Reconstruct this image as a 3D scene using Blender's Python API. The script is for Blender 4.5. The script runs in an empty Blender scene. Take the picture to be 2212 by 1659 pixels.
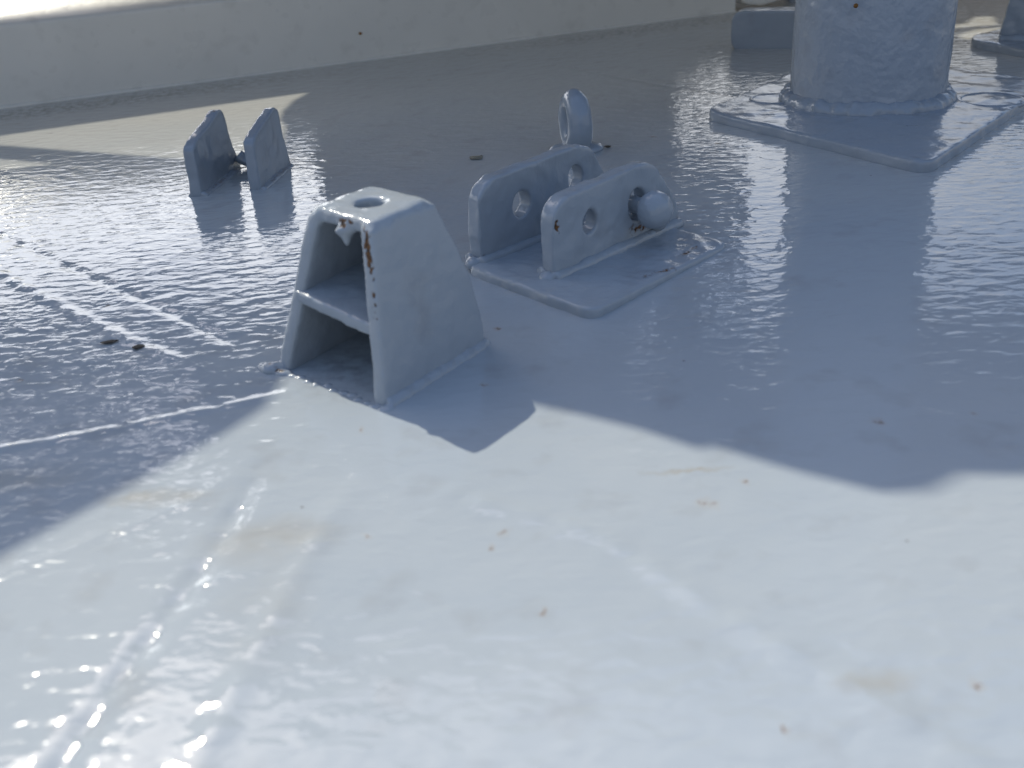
import bpy, bmesh, math, random
from mathutils import Vector, Matrix, noise
from mathutils.geometry import tessellate_polygon
import numpy as np
random.seed(4)
sc = bpy.context.scene
R = math.radians

# ------------------------------------------------------------------ camera
PITCH, ROLL, CAM_H = R(27), R(-4.0), 0.35
fw = Vector((0, math.cos(PITCH), -math.sin(PITCH)))
r0 = Vector((1, 0, 0)); u0 = r0.cross(fw)
rt = r0*math.cos(ROLL) + u0*math.sin(ROLL)
up = u0*math.cos(ROLL) - r0*math.sin(ROLL)
cam = bpy.data.cameras.new('camera'); camo = bpy.data.objects.new('camera', cam)
sc.collection.objects.link(camo); sc.camera = camo
m = Matrix((rt, up, -fw)).transposed().to_4x4(); m.translation = (0, 0, CAM_H)
camo.matrix_world = m
cam.sensor_width = 36; cam.lens = 36*2250/2212
cam.clip_start = 0.02; cam.clip_end = 9000
cam.dof.use_dof = True; cam.dof.focus_distance = 1.15; cam.dof.aperture_fstop = 7.0

# ------------------------------------------------------------------ sky and sun
CLOUD = 2.5
AZ, EL = R(29.5), R(42.5)                       # sun azimuth to the left of +y, elevation
w = bpy.data.worlds.new('World'); sc.world = w; w.use_nodes = True
nt = w.node_tree; nt.nodes.clear()
sky = nt.nodes.new('ShaderNodeTexSky'); sky.sky_type = 'NISHITA'; sky.sun_disc = False
sky.sun_elevation = EL; sky.sun_rotation = -AZ
sky.air_density = 1.0; sky.dust_density = 1.6; sky.ozone_density = 1.6
bg = nt.nodes.new('ShaderNodeBackground'); bg.inputs['Strength'].default_value = 0.15
wo = nt.nodes.new('ShaderNodeOutputWorld')
tc = nt.nodes.new('ShaderNodeTexCoord')
# broken white cloud, thickest low round the horizon
cn = nt.nodes.new('ShaderNodeTexNoise'); cn.inputs['Scale'].default_value = 2.6; cn.inputs['Detail'].default_value = 5; cn.inputs['Roughness'].default_value = .55
cmp_ = nt.nodes.new('ShaderNodeMapping'); cmp_.inputs['Scale'].default_value = (1, 1, 2.4)
nt.links.new(tc.outputs['Generated'], cmp_.inputs['Vector']); nt.links.new(cmp_.outputs[0], cn.inputs['Vector'])
sx = nt.nodes.new('ShaderNodeSeparateXYZ'); nt.links.new(tc.outputs['Generated'], sx.inputs[0])
hz = nt.nodes.new('ShaderNodeMapRange'); nt.links.new(sx.outputs[2], hz.inputs[0])
for i_, v_ in enumerate((.10, .55, .42, -.16)): hz.inputs[i_+1].default_value = v_
ca = nt.nodes.new('ShaderNodeMath'); ca.operation = 'ADD'; nt.links.new(cn.outputs[0], ca.inputs[0]); nt.links.new(hz.outputs[0], ca.inputs[1])
cr = nt.nodes.new('ShaderNodeMapRange'); nt.links.new(ca.outputs[0], cr.inputs[0])
for i_, v_ in enumerate((.52, .74, 0, .92)): cr.inputs[i_+1].default_value = v_
cm = nt.nodes.new('ShaderNodeMix'); cm.data_type = 'RGBA'; nt.links.new(cr.outputs[0], cm.inputs[0])
nt.links.new(sky.outputs[0], cm.inputs[6])
# cloud brightens towards the sun (forward scattering)
dt = nt.nodes.new('ShaderNodeVectorMath'); dt.operation = 'DOT_PRODUCT'; nt.links.new(tc.outputs['Generated'], dt.inputs[0])
dt.inputs[1].default_value = (-math.sin(AZ)*math.cos(EL), math.cos(AZ)*math.cos(EL), math.sin(EL))
pw = nt.nodes.new('ShaderNodeMath'); pw.operation = 'POWER'; mxx = nt.nodes.new('ShaderNodeMath'); mxx.operation = 'MAXIMUM'; mxx.inputs[1].default_value = 0; nt.links.new(dt.outputs['Value'], mxx.inputs[0]); nt.links.new(mxx.outputs[0], pw.inputs[0]); pw.inputs[1].default_value = 4
ml = nt.nodes.new('ShaderNodeMath'); ml.operation = 'MULTIPLY_ADD'; nt.links.new(pw.outputs[0], ml.inputs[0]); ml.inputs[1].default_value = 26; ml.inputs[2].default_value = CLOUD
cc_ = nt.nodes.new('ShaderNodeCombineColor')
for i_ in range(3): nt.links.new(ml.outputs[0], cc_.inputs[i_])
nt.links.new(cc_.outputs[0], cm.inputs[7])
nt.links.new(cm.outputs[2], bg.inputs[0]); nt.links.new(bg.outputs[0], wo.inputs[0])
sd = bpy.data.lights.new('sun', 'SUN'); sd.energy = 2.75; sd.angle = R(0.55); sd.color = (1, 0.95, 0.81)
so = bpy.data.objects.new('sun', sd); sc.collection.objects.link(so)
SUN = Vector((-math.sin(AZ)*math.cos(EL), math.cos(AZ)*math.cos(EL), math.sin(EL)))
so.rotation_euler = SUN.to_track_quat('Z', 'Y').to_euler()
sc.view_settings.view_transform = 'Standard'; sc.view_settings.look = 'None'
sc.view_settings.exposure = 0.45; sc.view_settings.gamma = 1; sc.view_settings.use_curve_mapping = False

# ------------------------------------------------------------------ helpers
def tag(o, label=None, cat=None, group=None, kind=None):
    if label: o['label'] = label
    if cat: o['category'] = cat
    if group: o['group'] = group
    if kind: o['kind'] = kind
    return o
def thing(name, label, cat, loc, group=None):
    o = bpy.data.objects.new(name, None); sc.collection.objects.link(o)
    o.location = loc; o.empty_display_size = 0.02
    return tag(o, label, cat, group)
def link_mesh(me, name, mat, parent=None, smooth=True):
    me.name = name; me.materials.clear(); me.materials.append(mat)
    me.polygons.foreach_set('use_smooth', [smooth]*len(me.polygons))
    o = bpy.data.objects.new(name, me); sc.collection.objects.link(o)
    if parent is not None:
        o.parent = parent; o.matrix_parent_inverse = Matrix.Translation(-Vector(parent.location))
    return o
class MB:
    def __init__(s): s.v = []; s.f = []
    def add(s, vs, fs):
        n = len(s.v); s.v += [tuple(v) for v in vs]; s.f += [tuple(n+i for i in f) for f in fs]; return s
    def prism(s, outer, holes, org, ax, ay, n, th):
        """polygon with holes in the plane (org, ax, ay), extruded along n from 0 to th"""
        loops = [outer]+list(holes)
        pts = [Vector((a, b, 0)) for L in loops for a, b in L]
        tris = tessellate_polygon([[Vector((a, b, 0)) for a, b in L] for L in loops])
        P = [org+ax*p.x+ay*p.y for p in pts]; k = len(P)
        vs = P+[p+n*th for p in P]; fs = []
        fl = ax.cross(ay).dot(n) > 0
        for t in tris:
            a, b, c = t
            if (pts[b]-pts[a]).cross(pts[c]-pts[a]).z < 0: a, b, c = a, c, b
            if not fl: a, b, c = a, c, b
            fs.append((a+k, b+k, c+k)); fs.append((c, b, a))
        i0 = 0
        for li, L in enumerate(loops):
            ar = sum(L[i][0]*L[(i+1) % len(L)][1]-L[(i+1) % len(L)][0]*L[i][1] for i in range(len(L)))
            ccw = (ar > 0) == (li == 0)
            for i in range(len(L)):
                a = i0+i; b = i0+(i+1) % len(L)
                q = (a, b, b+k, a+k)
                if ccw != fl: q = q[::-1]
                fs.append(q)
            i0 += len(L)
        return s.add(vs, fs)
    def hexa(s, b4, t4):
        return s.add(list(b4)+list(t4), [(3, 2, 1, 0), (4, 5, 6, 7), (0, 1, 5, 4), (1, 2, 6, 5), (2, 3, 7, 6), (3, 0, 4, 7)])
    def box(s, c, sx, sy, sz, rz=0):
        M = Matrix.Rotation(rz, 3, 'Z'); c = Vector(c)
        q = [(-1, -1), (1, -1), (1, 1), (-1, 1)]
        return s.hexa([c+M@Vector((a*sx/2, b*sy/2, -sz/2)) for a, b in q], [c+M@Vector((a*sx/2, b*sy/2, sz/2)) for a, b in q])
    def ball(s, c, rx, ry=None, rz=None, nu=20, nv=12, axis=None):
        ry = ry or rx; rz = rz or rx; c = Vector(c)
        Q = Vector((0, 0, 1)).rotation_difference(axis).to_matrix() if axis is not None else Matrix.Identity(3)
        vs = [c+Q@Vector((0, 0, rz))]
        for j in range(1, nv):
            t = math.pi*j/nv
            for i in range(nu):
                p = 2*math.pi*i/nu
                vs.append(c+Q@Vector((rx*math.sin(t)*math.cos(p), ry*math.sin(t)*math.sin(p), rz*math.cos(t))))
        vs.append(c+Q@Vector((0, 0, -rz))); e = len(vs)-1; fs = []
        for i in range(nu):
            j = (i+1) % nu
            fs.append((0, 1+i, 1+j)); fs.append((e, 1+(nv-2)*nu+j, 1+(nv-2)*nu+i))
            for k in range(nv-2):
                a = 1+k*nu
                fs.append((a+i, a+nu+i, a+nu+j, a+j))
        return s.add(vs, fs)
    def tube(s, path, rad, n=12, closed=False, rf=None):
        P = [Vector(p) for p in path]; k = len(P)
        rr = rad if isinstance(rad, (list, tuple)) else [rad]*k
        vs = []
        for i, p in enumerate(P):
            a = P[(i-1) % k] if (closed or i) else P[0]; b = P[(i+1) % k] if (closed or i < k-1) else P[-1]
            t = (b-a).normalized(); ref = rf if rf is not None else (Vector((0, 0, 1)) if abs(t.z) < .95 else Vector((1, 0, 0)))
            x = t.cross(ref).normalized(); y = x.cross(t)
            vs += [p+(x*math.cos(2*math.pi*j/n)+y*math.sin(2*math.pi*j/n))*rr[i] for j in range(n)]
        fs = []
        for i in range(k if closed else k-1):
            a = i*n; b = ((i+1) % k)*n
            for j in range(n): fs.append((a+j, a+(j+1) % n, b+(j+1) % n, b+j))
        if not closed: fs.append(tuple(range(n))[::-1]); fs.append(tuple((k-1)*n+j for j in range(n)))
        return s.add(vs, fs)
    def mesh(s, name='m'):
        me = bpy.data.meshes.new(name); me.from_pydata(s.v, [], s.f); me.update()
        bm = bmesh.new(); bm.from_mesh(me); bmesh.ops.recalc_face_normals(bm, faces=bm.faces); bm.to_mesh(me); bm.free()
        return me
def dist_seg(p, a, b):
    ab = b-a; t = max(0, min(1, (p-a).dot(ab)/max(1e-12, ab.length_squared)))
    return (p-(a+ab*t)).length
def melt(mb, name, mat, parent=None, voxel=.0014, smooth=6, lump=.0004, freq=90, rust=(), sub=None):
    """fuse overlapping closed solids into one skin with soft edges, like steel under many coats of paint"""
    me = mb.mesh(name); o = bpy.data.objects.new('tmp', me); sc.collection.objects.link(o)
    if sub is not None:
        cm = sub.mesh('cut'); co = bpy.data.objects.new('cut', cm); sc.collection.objects.link(co)
        md = o.modifiers.new('r0', 'REMESH'); md.mode = 'VOXEL'; md.voxel_size = voxel
        md = o.modifiers.new('b', 'BOOLEAN'); md.object = co; md.operation = 'DIFFERENCE'; md.solver = 'EXACT'
    md = o.modifiers.new('r', 'REMESH'); md.mode = 'VOXEL'; md.voxel_size = voxel
    md = o.modifiers.new('s', 'SMOOTH'); md.factor = .5; md.iterations = smooth
    dg = bpy.context.evaluated_depsgraph_get()
    res = bpy.data.meshes.new_from_object(o.evaluated_get(dg))
    bpy.data.objects.remove(o)
    if sub is not None: bpy.data.objects.remove(co)
    n = len(res.vertices)
    no = np.empty(n*3); res.vertices.foreach_get('normal', no); no = no.reshape(-1, 3)
    co_ = np.empty(n*3); res.vertices.foreach_get('co', co_); co_ = co_.reshape(-1, 3)
    rv = np.zeros(n)
    for i in range(n):
        p = Vector(co_[i])
        d = noise.noise(p*freq)*.65+noise.noise(p*freq*2.3)*.35
        k = 0.
        for (A, B, rad, st) in rust:
            ds = dist_seg(p, A, B)
            if ds < rad*3:
                k = max(k, st*max(0, 1-ds/rad+noise.noise(p*420)*1.0+noise.noise(p*160)*.6))
        rv[i] = min(1, k)
        co_[i] += no[i]*lump*(d)-no[i]*.0007*min(1, max(0, k-.3)*2)
    res.vertices.foreach_set('co', co_.ravel())
    at = res.attributes.new('rust', 'FLOAT', 'POINT'); at.data.foreach_set('value', rv)
    res.update()
    return link_mesh(res, name, mat, parent)
V = Vector
Z = V((0, 0, 1))

# ------------------------------------------------------------------ materials
def nd(nt, t, **k):
    n = nt.nodes.new(t)
    for a, b in k.items(): setattr(n, a, b)
    return n
def mth(nt, op, a, b=None, c=None, clamp=False):
    n = nt.nodes.new('ShaderNodeMath'); n.operation = op; n.use_clamp = clamp
    for i, v in enumerate((a, b, c)):
        if v is None: continue
        if hasattr(v, 'is_output'): nt.links.new(v, n.inputs[i])
        else: n.inputs[i].default_value = v
    return n.outputs[0]
def mixc(nt, fac, a, b):
    n = nt.nodes.new('ShaderNodeMix'); n.data_type = 'RGBA'
    for s, v in ((n.inputs[0], fac), (n.inputs[6], a), (n.inputs[7], b)):
        if hasattr(v, 'is_output'): nt.links.new(v, s)
        else: s.default_value = v
    return n.outputs[2]
def noi(nt, co, scale, detail=2, rough=.5, dist=0):
    n = nd(nt, 'ShaderNodeTexNoise'); n.inputs['Scale'].default_value = scale
    n.inputs['Detail'].default_value = detail; n.inputs['Roughness'].default_value = rough
    n.inputs['Distortion'].default_value = dist; nt.links.new(co, n.inputs['Vector']); return n.outputs[0]
def mapr(nt, v, a, b, c=0., d=1.):
    n = nd(nt, 'ShaderNodeMapRange'); nt.links.new(v, n.inputs[0])
    for i, x in enumerate((a, b, c, d)): n.inputs[i+1].default_value = x
    return n.outputs[0]
RUST = (.20, .085, .022, 1); RUSTD = (.045, .028, .018, 1)
def paint(name, col, col2, rough, bump, scale, fine=.15, attr=True, dirt=(.16, .13, .10, 1), deck=False, spots=(), stains=()):
    m = bpy.data.materials.new(name); m.use_nodes = True; nt = m.node_tree
    b = nt.nodes['Principled BSDF']
    g = nd(nt, 'ShaderNodeNewGeometry').outputs['Position']
    big = noi(nt, g, 5, 3, .6); mid = noi(nt, g, 22, 3, .55)
    c = mixc(nt, mapr(nt, big, .35, .65), col, col2)
    if deck:                                    # colour turns to a warm grey towards the coaming
        sy_ = nd(nt, 'ShaderNodeSeparateXYZ'); nt.links.new(g, sy_.inputs[0])
        c = mixc(nt, mapr(nt, mth(nt, 'ADD', sy_.outputs[1], mth(nt, 'MULTIPLY', big, .3)), 1.1, 1.9, 0, .85), c, (.56, .54, .49, 1))
    dirtm = mapr(nt, mid, .56, .80, 0, .22)
    c = mixc(nt, dirtm, c, dirt)
    # fine dark specks of grit in the paint
    vo = nd(nt, 'ShaderNodeTexVoronoi'); vo.inputs['Scale'].default_value = 38; nt.links.new(g, vo.inputs['Vector'])
    sp = mapr(nt, vo.outputs['Distance'], .03, .055, 1, 0)
    rnd = nd(nt, 'ShaderNodeSeparateColor'); nt.links.new(vo.outputs['Color'], rnd.inputs[0])
    sp = mth(nt, 'MULTIPLY', sp, mth(nt, 'GREATER_THAN', rnd.outputs[0], .90))
    c = mixc(nt, mth(nt, 'MULTIPLY', sp, .6), c, (.10, .075, .05, 1))
    roughv = mapr(nt, mid, .3, .8, rough*.8, rough*1.35)
    if deck:
        wv = nd(nt, 'ShaderNodeVectorMath', operation='SCALE'); 
        nn = nd(nt, 'ShaderNodeTexNoise'); nn.inputs['Scale'].default_value = 160; nn.inputs['Detail'].default_value = 2
        nt.links.new(g, nn.inputs['Vector'])
        sub = nd(nt, 'ShaderNodeVectorMath', operation='SUBTRACT'); nt.links.new(nn.outputs['Color'], sub.inputs[0]); sub.inputs[1].default_value = (.5, .5, .5)
        nt.links.new(sub.outputs[0], wv.inputs[0]); wv.inputs['Scale'].default_value = .012
        ad = nd(nt, 'ShaderNodeVectorMath', operation='ADD'); nt.links.new(g, ad.inputs[0]); nt.links.new(wv.outputs[0], ad.inputs[1])
        def blob(src, x, y, sx, sy, r):
            s1 = nd(nt, 'ShaderNodeVectorMath', operation='SUBTRACT'); nt.links.new(src, s1.inputs[0]); s1.inputs[1].default_value = (x, y, 0)
            s2 = nd(nt, 'ShaderNodeVectorMath', operation='MULTIPLY'); nt.links.new(s1.outputs[0], s2.inputs[0]); s2.inputs[1].default_value = (1/sx, 1/sy, 0)
            s3 = nd(nt, 'ShaderNodeVectorMath', operation='LENGTH'); nt.links.new(s2.outputs[0], s3.inputs[0])
            return mapr(nt, s3.outputs['Value'], r*.3, r*1.1, 1, 0)
        for (x, y, r, k) in spots:
            halo = blob(ad.outputs[0], x, y, 1, 1.3, r*2.4)
            c = mixc(nt, mth(nt, 'MULTIPLY', halo, .30*k), c, (.42, .27, .12, 1))
            c = mixc(nt, mth(nt, 'MULTIPLY', blob(ad.outputs[0], x, y, 1.3, 1., r), .85*k), c, (.13, .07, .03, 1))
        for (x, y, sx, sy, k) in stains:
            s = mth(nt, 'MULTIPLY', blob(ad.outputs[0], x, y, sx, sy, 1), mapr(nt, mid, .35, .6, .3, 1))
            c = mixc(nt, mth(nt, 'MULTIPLY', s, k), c, (.36, .30, .20, 1))
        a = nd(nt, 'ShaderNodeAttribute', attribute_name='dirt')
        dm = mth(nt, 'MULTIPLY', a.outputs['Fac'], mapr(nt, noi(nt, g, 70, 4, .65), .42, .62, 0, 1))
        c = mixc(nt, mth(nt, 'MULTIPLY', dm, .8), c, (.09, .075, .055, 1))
    if attr:
        a = nd(nt, 'ShaderNodeAttribute', attribute_name='rust')
        rc = mixc(nt, mapr(nt, noi(nt, g, 500, 2), .4, .6), RUSTD, RUST)
        k = mapr(nt, a.outputs['Fac'], .25, .6)
        c = mixc(nt, k, c, rc)
        roughv = mth(nt, 'MAXIMUM', roughv, mth(nt, 'MULTIPLY', k, .7))
    nt.links.new(c, b.inputs['Base Color']); nt.links.new(roughv, b.inputs['Roughness'])
    b.inputs['IOR'].default_value = 1.5
    # brush and roller relief
    mp = nd(nt, 'ShaderNodeMapping'); mp.inputs['Scale'].default_value = (.62, 1.15, 1) if deck else (1, 1, 1)
    mp.inputs['Rotation'].default_value = (0, 0, .25) if deck else (0, 0, 0)
    nt.links.new(g, mp.inputs['Vector'])
    n1 = noi(nt, mp.outputs[0], scale, 2, .45, .4); n2 = noi(nt, mp.outputs[0], scale*3.4, 2, .5)
    h = mth(nt, 'ADD', n1, mth(nt, 'MULTIPLY', n2, fine))
    if deck:
        n3 = noi(nt, mp.outputs[0], scale*.34, 2, .5)
        h = mth(nt, 'ADD', h, mth(nt, 'MULTIPLY', n3, .22))
    if deck:
        h = mth(nt, 'ADD', h, mth(nt, 'MULTIPLY', noi(nt, mp.outputs[0], 150, 1, .5), .09))
    bp = nd(nt, 'ShaderNodeBump'); bp.inputs['Strength'].default_value = 1; bp.inputs['Distance'].default_value = bump
    nt.links.new(h, bp.inputs['Height']); nt.links.new(bp.outputs[0], b.inputs['Normal'])
    return m
def plain(name, col, rough=.5, bump=0, scale=30):
    m = bpy.data.materials.new(name); m.use_nodes = True; nt = m.node_tree; b = nt.nodes['Principled BSDF']
    g = nd(nt, 'ShaderNodeNewGeometry').outputs['Position']
    n = noi(nt, g, scale, 4, .6)
    c = mixc(nt, mapr(nt, n, .3, .7), col, tuple(x*.72 for x in col[:3])+(1,))
    nt.links.new(c, b.inputs['Base Color']); b.inputs['Roughness'].default_value = rough
    if bump:
        bp = nd(nt, 'ShaderNodeBump'); bp.inputs['Distance'].default_value = bump
        nt.links.new(n, bp.inputs['Height']); nt.links.new(bp.outputs[0], b.inputs['Normal'])
    return m
G1, G2 = (.397, .438, .470, 1), (.428, .464, .488, 1)
SPOTS = [((0.2399, 0.5942), 4), ((-0.0103, 0.4987), 3.2), ((-0.0172, 0.4846), 2), ((0.1085, 0.5152), 4), ((0.1145, 0.5125), 3), ((0.1381, 0.5334), 3),
         ((-0.0087, 0.7884), 3), ((-0.0209, 0.6882), 3), ((0.2007, 0.3529), 2.6), ((-0.1066, 0.6321), 2.4), ((-0.3918, 0.7526), 3),
         ((-0.3687, 0.9041), 3), ((-0.1082, 1.8964), 4), ((0.2108, 1.3852), 5), ((0.2498, 0.9146), 3), ((0.0082, 0.4256), 2),
         ((0.2855, 1.3265), 4), ((0.1096, 0.3339), 1.6), ((-0.0914, 0.5038), 2), ((0.3041, 0.5957), 2.5)]
deck_mat = paint('deck_paint', G1, G2, .06, .00090, 70, fine=.04, attr=False, deck=True,
                 spots=[(x, y, r*.00055, random.uniform(.55, 1)) for (x, y), r in SPOTS],
                 stains=[(-.229, .563, .035, .012, .5), (-.15, .505, .045, .03, .28), (.158, .359, .022, .009, .30), (.105, .552, .03, .003, .5), (-.14, .44, .03, .05, .16),
                         (-.33, .60, .05, .02, .35), (.20, .27, .1, .05, .12)])
grey = paint('grey_gloss_paint', (.375, .415, .452, 1), (.345, .385, .425, 1), .12, .00080, 80, fine=.25)
greyf = paint('grey_gloss_paint_far', (.335, .375, .418, 1), (.31, .35, .395, 1), .14, .0010, 44, fine=.3)
white = paint('white_paint', (.84, .80, .715, 1), (.79, .755, .675, 1), .32, .0004, 45, fine=.3, attr=False, dirt=(.32, .28, .22, 1))
cream = plain('deckhouse_paint', (.56, .47, .35, 1), .5, .0005, 12)
under = plain('overhead_paint', (.20, .20, .20, 1), .6)
leafm = plain('dry_leaf', (.30, .27, .20, 1), .7, .0002, 400)
leafd = plain('dark_debris', (.05, .04, .03, 1), .8, .0002, 400)

# ------------------------------------------------------------------ sea and deck
sea = bpy.data.meshes.new('sea'); k = 4000
sea.from_pydata([(-k, -k, -4), (k, -k, -4), (k, k, -4), (-k, k, -4)], [], [(0, 1, 2, 3)])
seam_ = bpy.data.materials.new('sea_water'); seam_.use_nodes = True
b = seam_.node_tree.nodes['Principled BSDF']; b.inputs['Base Color'].default_value = (.03, .06, .08, 1); b.inputs['Roughness'].default_value = .12
g = nd(seam_.node_tree, 'ShaderNodeNewGeometry').outputs['Position']
bp = nd(seam_.node_tree, 'ShaderNodeBump'); bp.inputs['Distance'].default_value = .3
seam_.node_tree.links.new(noi(seam_.node_tree, g, .6, 5, .6), bp.inputs['Height']); seam_.node_tree.links.new(bp.outputs[0], b.inputs['Normal'])
tag(link_mesh(sea, 'sea', seam_), kind='structure')

SEAMS = [  # polyline, height (m), half width (m)
    ([(-.80, 1.40), (-.5694, 1.1521), (-.4659, 1.0406), (-.3756, .9518), (-.2848, .8571), (-.2119, .7777)], -.0011, .0042),
    ([(-.70, 1.21), (-.514, 1.0163), (-.4022, .8991), (-.3117, .8078), (-.243, .7482)], .0013, .0050),
    ([(-.50, .60), (-.3615, .6418), (-.3161, .6518), (-.2552, .6702), (-.1883, .6912), (-.1422, .7084)], .0011, .0040),
    ([(-.1679, .6061), (-.1699, .5916), (-.1783, .505), (-.1895, .4438), (-.2015, .3867), (-.2083, .3418), (-.22, .22)], -.0019, .0060),
    ([(-.1061, .5662), (-.1266, .4686), (-.141, .387), (-.1472, .3363), (-.16, .22)], .0013, .0075),
    ([(-.0767, .5679), (-.0207, .529), (.0428, .4924), (.0986, .4166), (.1472, .3558), (.1795, .3071), (.23, .2)], .0013, .0080),
    ([(.10, 1.98), (.2184, 1.7943), (.293, 1.6821), (.3579, 1.6063), (.4187, 1.4893)], .0006, .0055),
    ([(-.42, .42), (-.2989, .488), (-.2561, .5188), (-.2091, .5526), (-.171, .5976)], .0006, .0050),
]
def axis(lo, mid0, mid1, hi, fine, coarse):
    a = list(np.arange(mid0, mid1, fine)); s = fine; x = mid1
    while x < hi: a.append(x); s = min(coarse, s*1.12); x += s
    a.append(hi); s = fine; x = mid0-fine
    while x > lo: a.insert(0, x); s = min(coarse, s*1.12); x -= s
    a.insert(0, lo); return np.array(a)
xs = axis(-9, -.78, .92, 9, .0042, .5); ys = axis(-4, .14, 1.9, 9, .0036, .5)
X, Y = np.meshgrid(xs, ys); near = (X > -.85) & (X < 1.0) & (Y > .1) & (Y < 2.0)
rng = np.random.RandomState(3)
Hh = np.zeros_like(X)
for i in range(26):                              # buckles of the plating between its frames
    a = rng.uniform(0, math.pi); L = rng.uniform(.09, .5); ph = rng.uniform(0, 6.28)
    Hh += .00006*(L/.2)*np.sin((X*math.cos(a)+Y*math.sin(a))*2*math.pi/L+ph+1.2*np.sin(X*5+Y*3+i))/2.2
for pl, h, wd in SEAMS:
    dmin = np.full(X.shape, 9.); tt = np.zeros_like(X); acc = 0
    tot = sum(math.dist(pl[i], pl[i+1]) for i in range(len(pl)-1))
    for i in range(len(pl)-1):
        ax, ay = pl[i]; bx, by = pl[i+1]; L2 = (bx-ax)**2+(by-ay)**2
        t = np.clip(((X-ax)*(bx-ax)+(Y-ay)*(by-ay))/L2, 0, 1)
        d = np.hypot(X-ax-t*(bx-ax), Y-ay-t*(by-ay)); mk = d < dmin
        dmin = np.where(mk, d, dmin); tt = np.where(mk, acc+t*math.sqrt(L2), tt); acc += math.sqrt(L2)
    wob = 1+.25*np.sin(tt*210)+.2*np.sin(tt*97+1)
    fade = np.clip(np.minimum(tt, tot-tt)/.05, 0, 1)
    Hh += h*wob*fade*np.exp(-(dmin/wd)**2)
Hh += 0.0085/(1+np.exp((X+.13)/.050))*np.clip((.56-Y)/.22, 0, 1)**1.5*np.clip((Y+.1)/.2, 0, 1)   # plate crowned low on the left
# deck rises a little in paint and weld metal around the socket's front
Hh = np.where(near, Hh, Hh*.3)
nx, ny = len(xs), len(ys)
co = np.stack([X, Y, Hh], -1).reshape(-1, 3)
ii = np.arange(nx*ny).reshape(ny, nx)
q = np.stack([ii[:-1, :-1], ii[:-1, 1:], ii[1:, 1:], ii[1:, :-1]], -1).reshape(-1, 4)
dm = bpy.data.meshes.new('deck'); dm.vertices.add(len(co)); dm.vertices.foreach_set('co', co.ravel())
dm.loops.add(q.size); dm.loops.foreach_set('vertex_index', q.ravel())
dm.polygons.add(len(q)); dm.polygons.foreach_set('loop_start', np.arange(0, q.size, 4)); dm.polygons.foreach_set('loop_total', np.full(len(q), 4))
dm.update(calc_edges=True)
B0, B1 = V((-.876, 1.905, 0)), V((.5587, 2.4492, 0))      # foot of the coaming
bd = (B1-B0).normalized(); bn = V((bd.y, -bd.x, 0))       # bn points to the camera side
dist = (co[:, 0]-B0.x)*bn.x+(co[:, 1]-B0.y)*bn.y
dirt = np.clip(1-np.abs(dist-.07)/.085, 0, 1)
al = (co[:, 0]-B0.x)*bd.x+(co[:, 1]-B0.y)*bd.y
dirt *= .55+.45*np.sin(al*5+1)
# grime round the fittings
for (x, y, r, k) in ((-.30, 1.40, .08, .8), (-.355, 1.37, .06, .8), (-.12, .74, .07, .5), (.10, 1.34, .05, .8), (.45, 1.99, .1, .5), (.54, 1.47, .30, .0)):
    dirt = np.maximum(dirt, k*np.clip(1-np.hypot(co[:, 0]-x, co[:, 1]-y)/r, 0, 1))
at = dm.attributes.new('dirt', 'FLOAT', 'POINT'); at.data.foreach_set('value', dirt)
tag(link_mesh(dm, 'deck', deck_mat), kind='structure')

# ------------------------------------------------------------------ white hatch coaming along the back
def sweep(profile, p0, p1, n, name, mat, parent=None):
    mb = MB(); d = (p1-p0)
    L = d.length; segs = 24; vs = []; k = len(profile)
    for i in range(segs+1):
        for a, z in profile: vs.append(p0+d*(i/segs)+n*a+Z*z)
    fs = []
    for i in range(segs):
        for j in range(k): fs.append((i*k+j, i*k+(j+1) % k, (i+1)*k+(j+1) % k, (i+1)*k+j))
    fs.append(tuple(range(k))); fs.append(tuple(segs*k+j for j in range(k)))
    mb.add(vs, fs); me = mb.mesh(name)
    return link_mesh(me, name, mat, parent, smooth=False)
def rnd_prof(pts, r, seg=4):
    out = []; n = len(pts)
    for i in range(n):
        a, b, c = V(pts[i-1]).to_2d(), V(pts[i]).to_2d(), V(pts[(i+1) % n]).to_2d()
        u = (a-b); v = (c-b); rr = min(r, u.length*.45, v.length*.45)
        p = b+u.normalized()*rr; q_ = b+v.normalized()*rr
        for s in range(seg+1):
            t = s/seg; out.append(tuple((1-t)**2*p+2*t*(1-t)*b+t*t*q_))
    return out
t = thing('hatch_coaming', 'long white painted steel coaming running along the back edge of the grey deck', 'coaming', tuple((B0+B1)/2))
S0 = B0-bd*1.6
sweep(rnd_prof([(0, -.01), (0, .139), (-.085, .176), (-.15, .176), (-.15, -.01)], .006), S0, B1, bn, 'face_plate', white, t)
sweep(rnd_prof([(-.152, .0), (-.152, .215), (-.175, .215), (-.175, .0)], .006), S0, B1, bn, 'reflection_flange', white, t)  # added flange out of view, blocks low sky from the deck's reflections
# paint-flooded fillet at the foot
mb = MB(); N = 220
pth = [S0+(B1-S0)*(i/N)+bn*.001 for i in range(N+1)]
mb.tube([p+Z*(.0005+.0012*noise.noise(p*9)) for p in pth], [.0042+.0022*noise.noise(p*14)+.001*noise.noise(p*60) for p in pth], 8)
link_mesh(mb.mesh(), 'weld_bead', white, t)
# chip of rust on the face
mb = MB(); c_ = V((-.2495, 2.1433, .051)); 
cc = B0+bd*((c_-B0).dot(bd))+bn*.001; cc.z = .052
mb.ball(cc, .0035, .002, .0028, 10, 6)
link_mesh(mb.mesh(), 'rust_spot', plain('rust', (.30, .13, .03, 1), .9, .0003, 300), t)

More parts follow.
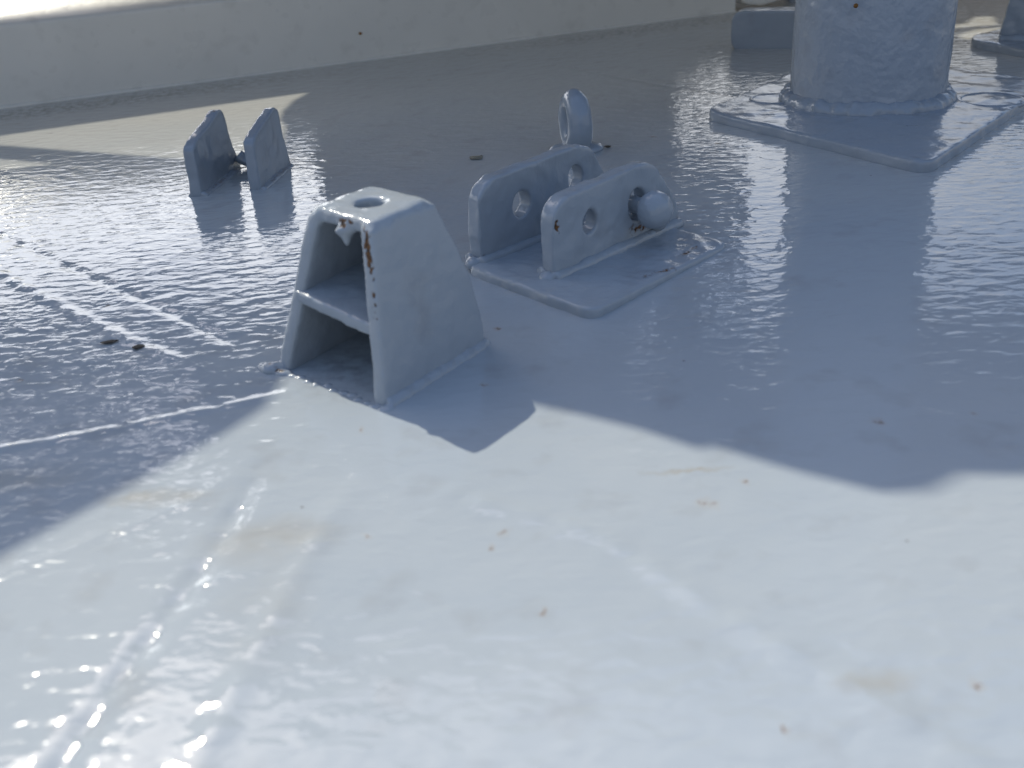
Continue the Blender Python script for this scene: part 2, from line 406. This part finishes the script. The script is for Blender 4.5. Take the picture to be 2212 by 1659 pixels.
# the rounded white bracket past the coaming's end
t = thing('curved_bracket', 'pale rounded bracket hanging low past the end of the white coaming, behind the thick post', 'bracket', (.66, 2.50, 0))
mb = MB()
pf = []
for i in range(13):
    u_ = i/12; pf.append((u_*.34, .030-.034*math.sin(math.pi*min(1, u_*1.9))*(u_ < .53)+max(0, u_-.3)*.11))
pf = [(0, .022), (.02, .010), (.06, .004), (.11, .012), (.16, .030), (.22, .040), (.34, .045), (.34, .20), (0, .20)]
o_ = B1+bd*.012; mb.prism(rnd_prof(pf, .02), [], V((o_.x, o_.y, 0)), bd, Z, -bn, .05)
melt(mb, 'bracket_plate', white, t, .003, 5, .0005, 40)
mb = MB(); mb.box((B1.x+.17, B1.y+.11, .05), .05, .05, .12); melt(mb, 'stub', greyf, t, .004, 3)

# ------------------------------------------------------------------ canopy added and cut to shade the deck, with the deckhouse (both out of frame)
CZ = .95
t = thing('added_shade_canopy', 'unseen flat canopy on thin posts, added and cut to throw the deck shadow', 'canopy', (0, 2.2, 0))
outer = [(-2.3, .75), (-.849, 1.362), (-.823, 1.423), (-.764, 1.499), (-.719, 1.557), (-.698, 1.592), (-.691, 1.649), (-.64, 1.66), (-.58, 1.62), (-.526, 1.584), (-.500, 1.564),
         (-.47, 1.546), (-.435, 1.522), (-.397, 1.488), (-.390, 1.493), (-.345, 1.455), (-.302, 1.425), (-.275, 1.424), (-.250, 1.439), (-.205, 1.431), (-.136, 1.431), (2.4, 1.20), (2.4, 3.02), (.66, 3.02), (.66, 2.949), (-.64, 2.949), (-.64, 3.42), (-2.3, 3.42)]
hole1 = [(-1.40, 2.553), (-1.36, 2.58), (-1.274, 2.531), (-.933, 2.338), (-.803, 2.262), (-.803, 2.292), (-.826, 2.50), (-.845, 2.555), (-.850, 2.62), (-.845, 2.70), (-.824, 2.776), (-1.299, 2.592)]
hole1 = [(-1.42, 2.548), (-1.30, 2.531), (-.933, 2.338), (-.803, 2.262), (-.803, 2.292), (-.826, 2.50), (-.845, 2.555), (-.850, 2.62), (-.845, 2.70), (-.824, 2.776), (-1.299, 2.592)]
hole4 = [(-1.55, 2.600), (-1.30, 2.694), (-.88, 2.854), (-1.20, 2.815), (-1.55, 2.80)]
hole2 = [(-1.60, 2.60), (-1.233, 2.431), (-1.124, 2.372), (-1.202, 2.353), (-1.60, 2.41)]
hole2 = [(-1.45, 2.525), (-1.233, 2.431), (-1.124, 2.372), (-1.202, 2.353), (-1.50, 2.42)]
hole3 = [(.335, 2.82), (.375, 2.835), (.41, 2.80), (.47, 2.93), (.40, 2.93), (.345, 2.885)]
mb = MB(); mb.prism(outer, [hole1, hole2, hole3, hole4], V((0, 0, CZ)), V((1, 0, 0)), V((0, 1, 0)), Z, .012)  # outline and holes shaped to place the shadow edge and sun patches
link_mesh(mb.mesh(), 'shadow_sheet', under, t, smooth=False)
for x, y in ((-2.2, 2.9), (-2.2, .9), (1.9, 1.5)):
    pass
mb = MB(); mb.box((-1.47, 3.40, CZ+.24), 1.66, .015, .45); link_mesh(mb.mesh(), 'reflection_screen', under, t, smooth=False)  # unseen screen added to block sky that the deck would reflect through the holes
mb = MB(); mb.tube([(-2.2, 2.85, 0), (-2.2, 2.85, CZ)], .02, 12); link_mesh(mb.mesh(), 'shadow_sheet_post', under, t)
mb = MB(); mb.tube([(-2.15, .95, 0), (-2.15, .95, CZ)], .02, 12); link_mesh(mb.mesh(), 'shadow_sheet_post', under, t)

t = thing('deckhouse', 'low beige deckhouse with flat roof beyond the coaming', 'deckhouse', (0, 3.8, 0))
mb = MB(); mb.box((0.0, 3.85, .47), 1.10, 1.4, .94); link_mesh(mb.mesh(), 'wall', cream, t, smooth=False)
roof = [(-.62, 2.952), (.345, 2.952), (.37, 2.99), (.41, 3.004), (.455, 3.071), (.50, 3.062), (.46, 2.952), (.64, 2.952), (.64, 4.6), (-.62, 4.6)]
mb = MB(); mb.prism(roof, [], V((0, 0, CZ)), V((1, 0, 0)), V((0, 1, 0)), Z, .014); link_mesh(mb.mesh(), 'roof', under, t, smooth=False)
mb = MB(); mb.box((.665, 3.45, .75), .23, .58, .38); link_mesh(mb.mesh(), 'reflection_box', cream, t, smooth=False)  # unseen box added to narrow the bright sky strip in the deck's reflection
mb = MB(); mb.box((-.1, 3.148, .42), .34, .01, .78); link_mesh(mb.mesh(), 'door', cream, t, smooth=False)

t = thing('added_low_wall', 'unseen low wall added to darken the grazing reflections on the far deck', 'bulkhead', (2.0, 3.4, 0))
mb = MB(); mb.box((2.05, 3.42, .14), 2.9, .04, .30, .02); link_mesh(mb.mesh(), 'wall_plate', cream, t, smooth=False)  # unseen wall added so the far right deck reflects something dark
mb = MB(); mb.box((2.05, 3.42, .305), 2.9, .07, .03, .02); link_mesh(mb.mesh(), 'top_rail', white, t, smooth=False)

# ------------------------------------------------------------------ twist socket in the middle
FL, FR, BR = V((-.184, .742, 0)), V((-.092, .663, 0)), V((-.018, .762, 0)); BL = FL+(BR-FR)
TH = .123
tFL, tFR, tBR, tBL = V((-.143, .757, TH)), V((-.091, .703, TH)), V((-.049, .756, TH)), V((-.100, .808, TH))
cen = (FL+FR+BR+BL)/4
t = thing('lashing_socket', 'grey painted steel lashing socket with open front, shelf, top hole and chipped rusty rim', 'socket', (cen.x, cen.y, 0))
def lerp(a, b, k): return a+(b-a)*k
def lay(h):                                     # the four corners at height fraction h
    bulge = .10*math.sin(math.pi*h)
    c4 = [lerp(FL, tFL, h), lerp(FR, tFR, h), lerp(BR, tBR, h), lerp(BL, tBL, h)]
    # the back leans in faster near the top
    k = h**1.8; c4[2] = lerp(BR, tBR, k); c4[2].z = h*TH; c4[3] = lerp(BL, tBL, k); c4[3].z = h*TH
    return c4
def wall(mb, i, j, th, n=10, h0=-.03, h1=.975):
    for s in range(n):
        a, b_ = lay(h0+(h1-h0)*s/n) if s else [p-Z*.004 for p in lay(0)], lay((s+1)/n*h1)
        m4 = []
        for L in (a, b_):
            p, q_ = L[i], L[j]; cc = sum(L, V((0, 0, 0)))/4
            d = (q_-p); d.z = 0; nrm = V((-d.y, d.x, 0)).normalized()
            if nrm.dot(cc-p) < 0: nrm = -nrm
            m4.append([p, q_, q_+nrm*th, p+nrm*th])
        mb.hexa(m4[0], [v+Z*.0015 for v in m4[1]])
body = MB()
wall(body, 0, 3, .0125); wall(body, 1, 2, .0125); wall(body, 3, 2, .008)
L0, L1 = lay(1), lay(1)
c4 = [p-Z*.008 for p in L0]
nseg = 28
hc = V((-.0965, .757, 0)); ex = (tFR-tFL); ex.z = 0; ex.normalize(); ey = V((-ex.y, ex.x, 0))
org = V((tFL.x, tFL.y, TH-.0085))
tcn = (tFL+tFR+tBR+tBL)/4
poly = [((p-tFL).dot(ex), (p-tFL).dot(ey)) for p in (lerp(q_, tcn, .055) for q_ in (tFL, tFR, tBR, tBL))]
hl = [((hc-tFL).dot(ex)+.0118*math.cos(a*2*math.pi/nseg), (hc-tFL).dot(ey)+.0105*math.sin(a*2*math.pi/nseg)) for a in range(nseg)][::-1]
body.prism(rnd_prof(poly, .008, 4), [hl], org-Z*.0012, ex, ey, Z, .0118)
# paint drip hanging from the rim
dp = lerp(tFL, tFR, .56); body.ball(dp+V((0.001, .002, -.0150)), .0042, .0042, .0080)
body.ball(dp+V((0.001, .002, -.010)), .010, .006, .0045)
rim = [(lerp(tFL, tFR, .50)+V((-.0005, -.001, -.002)), tFR+V((-.006, -.001, -.003)), .0042, 1.25),
       (tFR+V((-.004, .001, -.006)), lerp(FR, tFR, .72)+V((-.004, .000, 0)), .0036, 1.15),
       (lerp(FR, tFR, .64)+V((-.003, 0, 0)), lerp(FR, tFR, .50)+V((-.003, 0, 0)), .0028, 1.0),
       (lerp(BL, BR, .4)+V((0, -.01, .03)), lerp(BL, BR, .5)+V((0, -.01, .035)), .005, .7)]
melt(body, 'body', grey, t, .0015, 42, .0012, 42, rust=rim)
# shelf
sh = MB(); hs = .425
c4 = lay(hs); a = V((0, 0, -.0035)); dn = [lerp(p, sum(c4, V((0, 0, 0)))/4, .02) for p in c4]
dn[0] = lerp(dn[0], dn[1], .05)+V((0, 0, .006)); dn[1] = dn[1]+V((0, 0, -.004))
ex2 = (c4[1]-c4[0]); ex2.z = 0; ex2.normalize(); ey2 = V((-ex2.y, ex2.x, 0)); o2 = dn[0].copy()
sl = ((dn[1]-dn[0])/((dn[1]-dn[0]).dot(ex2)))
poly = [((p-o2).dot(ex2), (p-o2).dot(ey2)) for p in dn]
hc2 = (poly[1][0]*.55, poly[2][1]*.42)
hl = [(hc2[0]+.010*math.cos(a_*2*math.pi/20), hc2[1]+.009*math.sin(a_*2*math.pi/20)) for a_ in range(20)][::-1]
sh.prism(poly, [hl], o2-Z*.0045, sl, ey2, Z, .0098)
melt(sh, 'shelf', grey, t, .0015, 9, .0013, 50)
# weld and paint build-up along the foot
wb = MB(); ring = []
for a_, b_ in ((FL, BL), (BL, BR), (BR, FR)):
    for i in range(30): ring.append(lerp(a_, b_, i/30))
ring.append(FR)
wb.tube([lerp(p, cen, .05)-Z*.003 for p in ring], [.0088+.0012*noise.noise(p*60) for p in ring], 12)
wb.ball(FL+V((-.002, -.002, .001)), .010, .008, .0055); wb.ball(FL+V((.008, -.010, 0)), .007, .005, .003)
wb.ball(FR+V((.001, -.002, -.001)), .007, .005, .0035); wb.ball(FL+V((-.010, .004, 0)), .006, .006, .004)
for k in range(14):
    p = lerp(FL, FR, k/13)+V((random.uniform(-.002, .002), random.uniform(-.003, .001), -.002)); wb.ball(p, .006, .004, .0032, 10, 8)
melt(wb, 'weld_bead', grey, t, .0013, 4, .0008, 150, rust=[(FL+V((-.004, -.003, .004)), FL+V((.006, -.010, .003)), .004, .55)])

# ------------------------------------------------------------------ clevis bracket on its base plate
cL, cF, cR = V((-.037, .923, 0)), V((.070, .790, 0)), V((.220, .948, 0)); cB = cL+cR-cF
t = thing('clevis_bracket', 'grey double-cheek clevis bracket on a square base plate with a ball-headed pin', 'bracket', tuple((cL+cR)/2))
d = (cR-cF).normalized(); e = (cL-cF).normalized()
mb = MB()
k = (cR-cF).length; l = (cL-cF).length
mb.prism(rnd_prof([(0, 0), (k, 0), (k, l), (0, l)], .016, 6), [], V((cF.x, cF.y, -.004)), d, e, Z, .0135)
bpl = melt(mb, 'base_plate', grey, t, .0016, 12, .0016, 40, rust=[(cF+V((.055, .075, .010)), cF+V((.085, .095, .010)), .006, .45), (cF+V((-.005, .115, .01)), cF+V((.012, .135, .01)), .008, .5),
     (cF+V((.115, .150, .01)), cF+V((.10, .13, .01)), .006, .5), (cF+V((-.085, .10, -.0)), cF+V((-.045, .052, -.0)), .003, .5)])
for v in bpl.data.vertices:                     # the plate sinks into the paint towards the right
    u_ = (v.co-cF).dot(d)/k; v.co.z -= .0062*max(0, min(1, u_))
def circ(x, y, rx, ry, n=24): return [(x+rx*math.cos(2*math.pi*i/n), y+ry*math.sin(2*math.pi*i/n)) for i in range(n)][::-1]
def cheek(p0, prof, holes, rust, extra=None):
    mb = MB(); mb.prism(rnd_prof(prof, .013, 5), holes, V((p0.x, p0.y, 0)), d, Z, e, .0175)
    return melt(mb, 'cheek_plate', grey, t, .0014, 18, .0022, 38, rust=rust)
n0 = V((.0457, .8755, 0)); f0 = V((-.0207, .9270, 0))
cheek(n0, [(-.001, .004), (0, .064), (.016, .0775), (.138, .0790), (.158, .072), (.197, .022), (.200, .004)],
      [circ(.053, .045, .0105, .0115), circ(.126, .041, .0145, .0155)],
      [(n0+d*.004+Z*.058, n0+d*.006+Z*.052, .0042, .95), (n0+d*.118+Z*.018, n0+d*.150+Z*.014, .007, .5)])
cheek(f0, [(-.001, .004), (.002, .070), (.022, .0835), (.150, .0845), (.172, .078), (.210, .022), (.212, .004)],
      [circ(.063, .048, .0125, .0125), circ(.146, .052, .0115, .0125)],
      [(f0+d*.006+Z*.012, f0+d*.01+Z*.012, .004, .4)])
# weld fillets along the cheeks' feet
for p0, s0 in ((n0, 0), (f0, 0)):
    mb = MB()
    for off in (-.001, .0175):
        pts = [p0+e*off+d*(-.002+.200*i/60)+Z*(.0075-.005*i/60) for i in range(61)]
        mb.tube(pts, [.0062+.0016*noise.noise(p*50) for p in pts], 10)
    mb.ball(p0+d*-.004+e*.008+Z*.007, .008, .010, .006)
    melt(mb, 'weld_bead', grey, t, .0016, 4, .0008, 120, rust=[(p0+e*-.004+d*.13+Z*.012, p0+e*-.004+d*.17+Z*.012, .005, .5), (p0+e*.017+d*.02+Z*.012, p0+e*.017+d*.05+Z*.012, .004, .4)])
mb = MB(); pc = n0+d*.129+Z*.039                # pin
mb.ball(pc-e*.020, .0185, .0185, .0165, axis=e)
mb.tube([pc-e*.016, pc+e*.016], .0085, 16)
pin = melt(mb, 'ball_pin', grey, t, .0012, 4, .0007, 110)
mb = MB(); mb.ball(pc+d*.026-Z*.012-e*.004, .014, .010, .020); melt(mb, 'weld_lump', grey, t, .0016, 5, .0015, 90, rust=[(pc-d*.002-e*.004-Z*.012, pc+d*.006-e*.010-Z*.028, .010, .6)])

# ------------------------------------------------------------------ eye pad behind the clevis
ec = V((.1046, 1.341, 0))
t = thing('lifting_eye', 'oval grey lifting eye standing on the deck behind the clevis bracket', 'eye', tuple(ec))
mb = MB(); ed = V((-.22, .97, 0)).normalized(); en = V((ed.y, -ed.x, 0))
pts = []; N = 44
for i in range(N):
    a_ = 2*math.pi*i/N; rr_ = 1
    pts.append(ec+ed*(.0205*math.cos(a_))+Z*(.037+.0265*math.sin(a_)))
mb.tube(pts, [.0160+.0010*noise.noise(p*40) for p in pts], 14, closed=True, rf=en)
melt(mb, 'ring', greyf, t, .0018, 8, .0014, 45)
mb = MB(); mb.ball(ec+Z*.002, .036, .026, .009); mb.ball(ec+Z*.003-V((.02, .0, 0)), .014, .01, .007)
melt(mb, 'weld_bead', greyf, t, .002, 5, .0016, 90, rust=[(ec+V((.012, -.022, .006)), ec+V((.002, -.024, .006)), .004, .8), (ec+V((-.03, -.01, .006)), ec+V((-.026, -.014, .006)), .003, .5)])

# ------------------------------------------------------------------ twin lugs on the left
t = thing('twin_lug', 'pair of upright pointed grey lug plates welded side by side near the white coaming', 'lug', (-.32, 1.31, 0))
ld = V((.16, .987, 0)).normalized(); ln = V((-ld.y, ld.x, 0))     # ln points left
def lug(p0, prof, rust=(), kk=.90):
    prof = [(a_*kk, z_) for a_, z_ in prof]
    mb = MB(); mb.prism(rnd_prof(prof, .010, 4), [], V((p0.x, p0.y, 0)), ld, Z, ln, .0145)
    melt(mb, 'lug_plate', greyf, t, .0016, 12, .0014, 34, rust=rust)
a0 = V((-.362, 1.248, 0)); b0 = V((-.291, 1.257, 0))
lug(a0, [(-.0, -.006), (.004, .0585), (.022, .0655), (.070, .0725), (.111, .0835), (.124, .079), (.132, .045), (.138, .024), (.150, .008), (.152, -.006)],
    [(a0+ld*.095+ln*.006+Z*.0805, a0+ld*.104+ln*.008+Z*.0825, .0035, .7)])
lug(b0, [(.0, -.006), (.004, .0585), (.022, .0655), (.078, .0755), (.110, .0815), (.123, .075), (.129, .040), (.134, .020), (.142, .003), (.142, -.006)], kk=.84)
for p0 in (a0, b0):
    mb = MB()
    for off in (-.001, .012):
        pts = [p0+ln*off+ld*(.002+.112*i/50)-Z*.0025 for i in range(51)]
        mb.tube(pts, [.0065+.002*noise.noise(p*50) for p in pts], 10)
    melt(mb, 'weld_bead', greyf, t, .0018, 4, .0012, 110, rust=[(p0-ln*.004+ld*.03+Z*.003, p0-ln*.004+ld*.12+Z*.003, .004, .35)])
mb = MB()
pts = [lerp(a0+ld*.122-ln*.004, b0+ld*.105+ln*.014, i/20)+Z*(.006+.012*abs(i/10-1)**2) for i in range(21)]; mb.tube(pts, [.0085+.002*noise.noise(p*60) for p in pts], 8)
melt(mb, 'rear_weld', greyf, t, .0018, 4, .0012, 110)

# ------------------------------------------------------------------ thick post on its plate
PC = V((.526, 1.474, 0)); PR = .104
t = thing('thick_post', 'thick round grey post welded to a diamond-set base plate with rounded edges', 'post', tuple(PC))
pl4 = [V((.294, 1.461, 0)), V((.478, 1.126, 0)), V((.800, 1.490, 0)), V((.604, 1.826, 0))]
mb = MB(); mb.prism(rnd_prof([(p.x, p.y) for p in pl4], .03, 6), [], V((0, 0, -.004)), V((1, 0, 0)), V((0, 1, 0)), Z, .0175)
melt(mb, 'base_plate', greyf, t, .0026, 9, .0024, 22)
mb = MB(); n = 96
prof = [(0, .006), (.03, .006), (.10, .006), (.25, .006), (.55, .006), (.845, .006), (.86, .0)]
vs = []; rings = 60
for k in range(rings+1):
    z = .0+.86*k/rings
    for i in range(n):
        a_ = 2*math.pi*i/n; p = V((math.cos(a_), math.sin(a_), 0))
        r_ = PR+.0012*noise.noise(p*3+Z*z*9)+.0012*noise.noise(p*9+Z*z*40)
        vs.append(PC+p*r_+Z*z)
fs = [(k*n+i, k*n+(i+1) % n, (k+1)*n+(i+1) % n, (k+1)*n+i) for k in range(rings) for i in range(n)]
fs.append(tuple(rings*n+i for i in range(n)))
mb.add(vs, fs); me = mb.mesh()
post_mat = paint('post_paint', (.38, .42, .465, 1), (.35, .395, .45, 1), .20, .0042, 30, fine=.35, attr=False)
link_mesh(me, 'pipe', post_mat, t)
mb = MB(); n = 150; pts = []; rr = []
for i in range(n):
    a_ = 2*math.pi*i/n; p = V((math.cos(a_), math.sin(a_), 0))
    pts.append(PC+p*(PR+.001+.003*noise.noise(p*5))+Z*(.013+.003*noise.noise(p*7))); rr.append(.014+.004*noise.noise(p*8+Z)+.002*noise.noise(p*22))
mb.tube(pts, rr, 10, closed=True); melt(mb, 'weld_bead', greyf, t, .0024, 5, .0034, 45, rust=[(PC+V((.055, -.107, .02)), PC+V((.06, -.104, .02)), .005, .6)])
# circle scars in the plate's paint
for (x, y, r_) in ((.672, 1.405, .040), (.400, 1.500, .030)):
    mb = MB(); mb.tube([V((x+r_*math.cos(2*math.pi*i/40), y+r_*math.sin(2*math.pi*i/40), .0112)) for i in range(40)], .0038, 8, closed=True)
    melt(mb, 'ring_scar', greyf, t, .0016, 5, .0012, 60)
mb = MB(); mb.ball(V((.434, 1.31, .30)), .0035, .002, .003, 10, 6)
qd = (V((0, 0, 0))-PC); 
sp_dir = (V((-.055, -.0985, 0))).normalized()
mb = MB(); mb.ball(PC+V((-.0585, -.0965, .150)), .0032, .0026, .003, 10, 6); link_mesh(mb.mesh(), 'rust_spot', plain('rust_b', (.26, .12, .03, 1), .9, .0003, 300), t)

# ------------------------------------------------------------------ far fittings
t = thing('rounded_block', 'dark rounded block-shaped fitting on the deck left of the thick post', 'block', (.53, 1.99, 0))
mb = MB(); bx = (V((.5469, 1.9527, 0))-V((.4485, 1.994, 0))).normalized(); by = V((-bx.y, bx.x, 0))
mb.prism(rnd_prof([(0, -.005), (0, .066), (.17, .066), (.17, -.005)], .022, 6), [], V((.4485, 1.994, 0)), bx, Z, by, .05)
melt(mb, 'block', greyf, t, .0026, 6, .001, 40)
t = thing('pierced_lug', 'grey upright lug plate with a hole on a round-edged base at the right edge', 'lug', (1.0, 1.86, 0))
mb = MB(); mb.prism(rnd_prof([(.825, 1.865), (.88, 1.69), (1.10, 1.56), (1.25, 1.87), (.97, 1.97)], .05, 6), [], V((0, 0, -.004)), V((1, 0, 0)), V((0, 1, 0)), Z, .018)
melt(mb, 'base_plate', greyf, t, .003, 6, .0015, 40)
mb = MB(); lx = V((.90, -.43, 0)).normalized(); ly = V((-lx.y, lx.x, 0))
mb.prism(rnd_prof([(-.012, 0), (.006, .125), (.14, .125), (.16, 0)], .02, 5), [circ(.050, .072, .013, .020)], V((.880, 1.825, 0)), lx, Z, ly, .016)
melt(mb, 'lug_plate', greyf, t, .0022, 6, .0018, 50, rust=[(V((.92, 1.81, .03)), V((.95, 1.79, .05)), .01, .4)])
mb = MB(); pts = [V((.870, 1.825, .014))+lx*(.17*i/30)-ly*.002 for i in range(31)]; mb.tube(pts, [.008+.004*noise.noise(p*40) for p in pts], 8)
melt(mb, 'weld_bead', greyf, t, .0024, 3, .0015, 60)

# ------------------------------------------------------------------ bits of dry leaf and dirt
def flake(name, label, x, y, L, W, rz, mat, curl=.05, cat='leaf'):
    vs = []; n = 9; rz_ = Matrix.Rotation(rz, 3, 'Z')
    for i in range(n):
        u_ = i/(n-1); hw = W/2*math.sin(math.pi*min(1, max(.02, u_)))**.7*(1+.7*noise.noise(V((x*50, u_*6, 1))))
        for s in (-1, 0, 1):
            vs.append(rz_@V(((u_-.5)*L, s*hw+.1*W*noise.noise(V((u_*4, s, y*30))), curl*L*((u_-.5)**2)*1.6+abs(s)*W*.02))+V((x, y, .0012)))
    fs = []
    for i in range(n-1):
        for s in range(2): fs.append((i*3+s, i*3+s+1, (i+1)*3+s+1, (i+1)*3+s))
    k = len(vs); vs += [v-V((0, 0, .0003)) for v in vs]; fs += [tuple(k+j for j in f[::-1]) for f in fs]
    edge = [i*3 for i in range(n)]+[(n-1)*3+1]+[i*3+2 for i in range(n-1, -1, -1)]+[1]
    for i in range(len(edge)):
        a, b_ = edge[i], edge[(i+1) % len(edge)]; fs.append((a, b_, b_+k, a+k))
    me = MB().add(vs, fs).mesh(); o = link_mesh(me, name, mat)
    return tag(o, label, cat, 'dry scraps lying on the deck')
flake('leaf_scrap', 'pointed brown leaf scrap, left one of the two lying on the seam', -.3389, .8161, .0150, .0075, .25, leafd)
flake('leaf_scrap', 'rounder brown leaf scrap, right one of the two lying on the seam', -.3097, .801, .0105, .0095, .1, leafd)
flake('leaf_scrap', 'tan crumpled leaf lying in shade between the twin lug and the clevis bracket', -.0251, 1.3365, .020, .017, .7, leafm)
flake('paint_flake', 'small dark flake beside the foot of the lifting eye', .1462, 1.3463, .009, .010, .1, leafd, cat='flake')
flake('dirt_crumb', 'small dark crumb alone on the sunlit foreground deck', -.1098, .4126, .0060, .0022, -.5, leafd, cat='crumb')
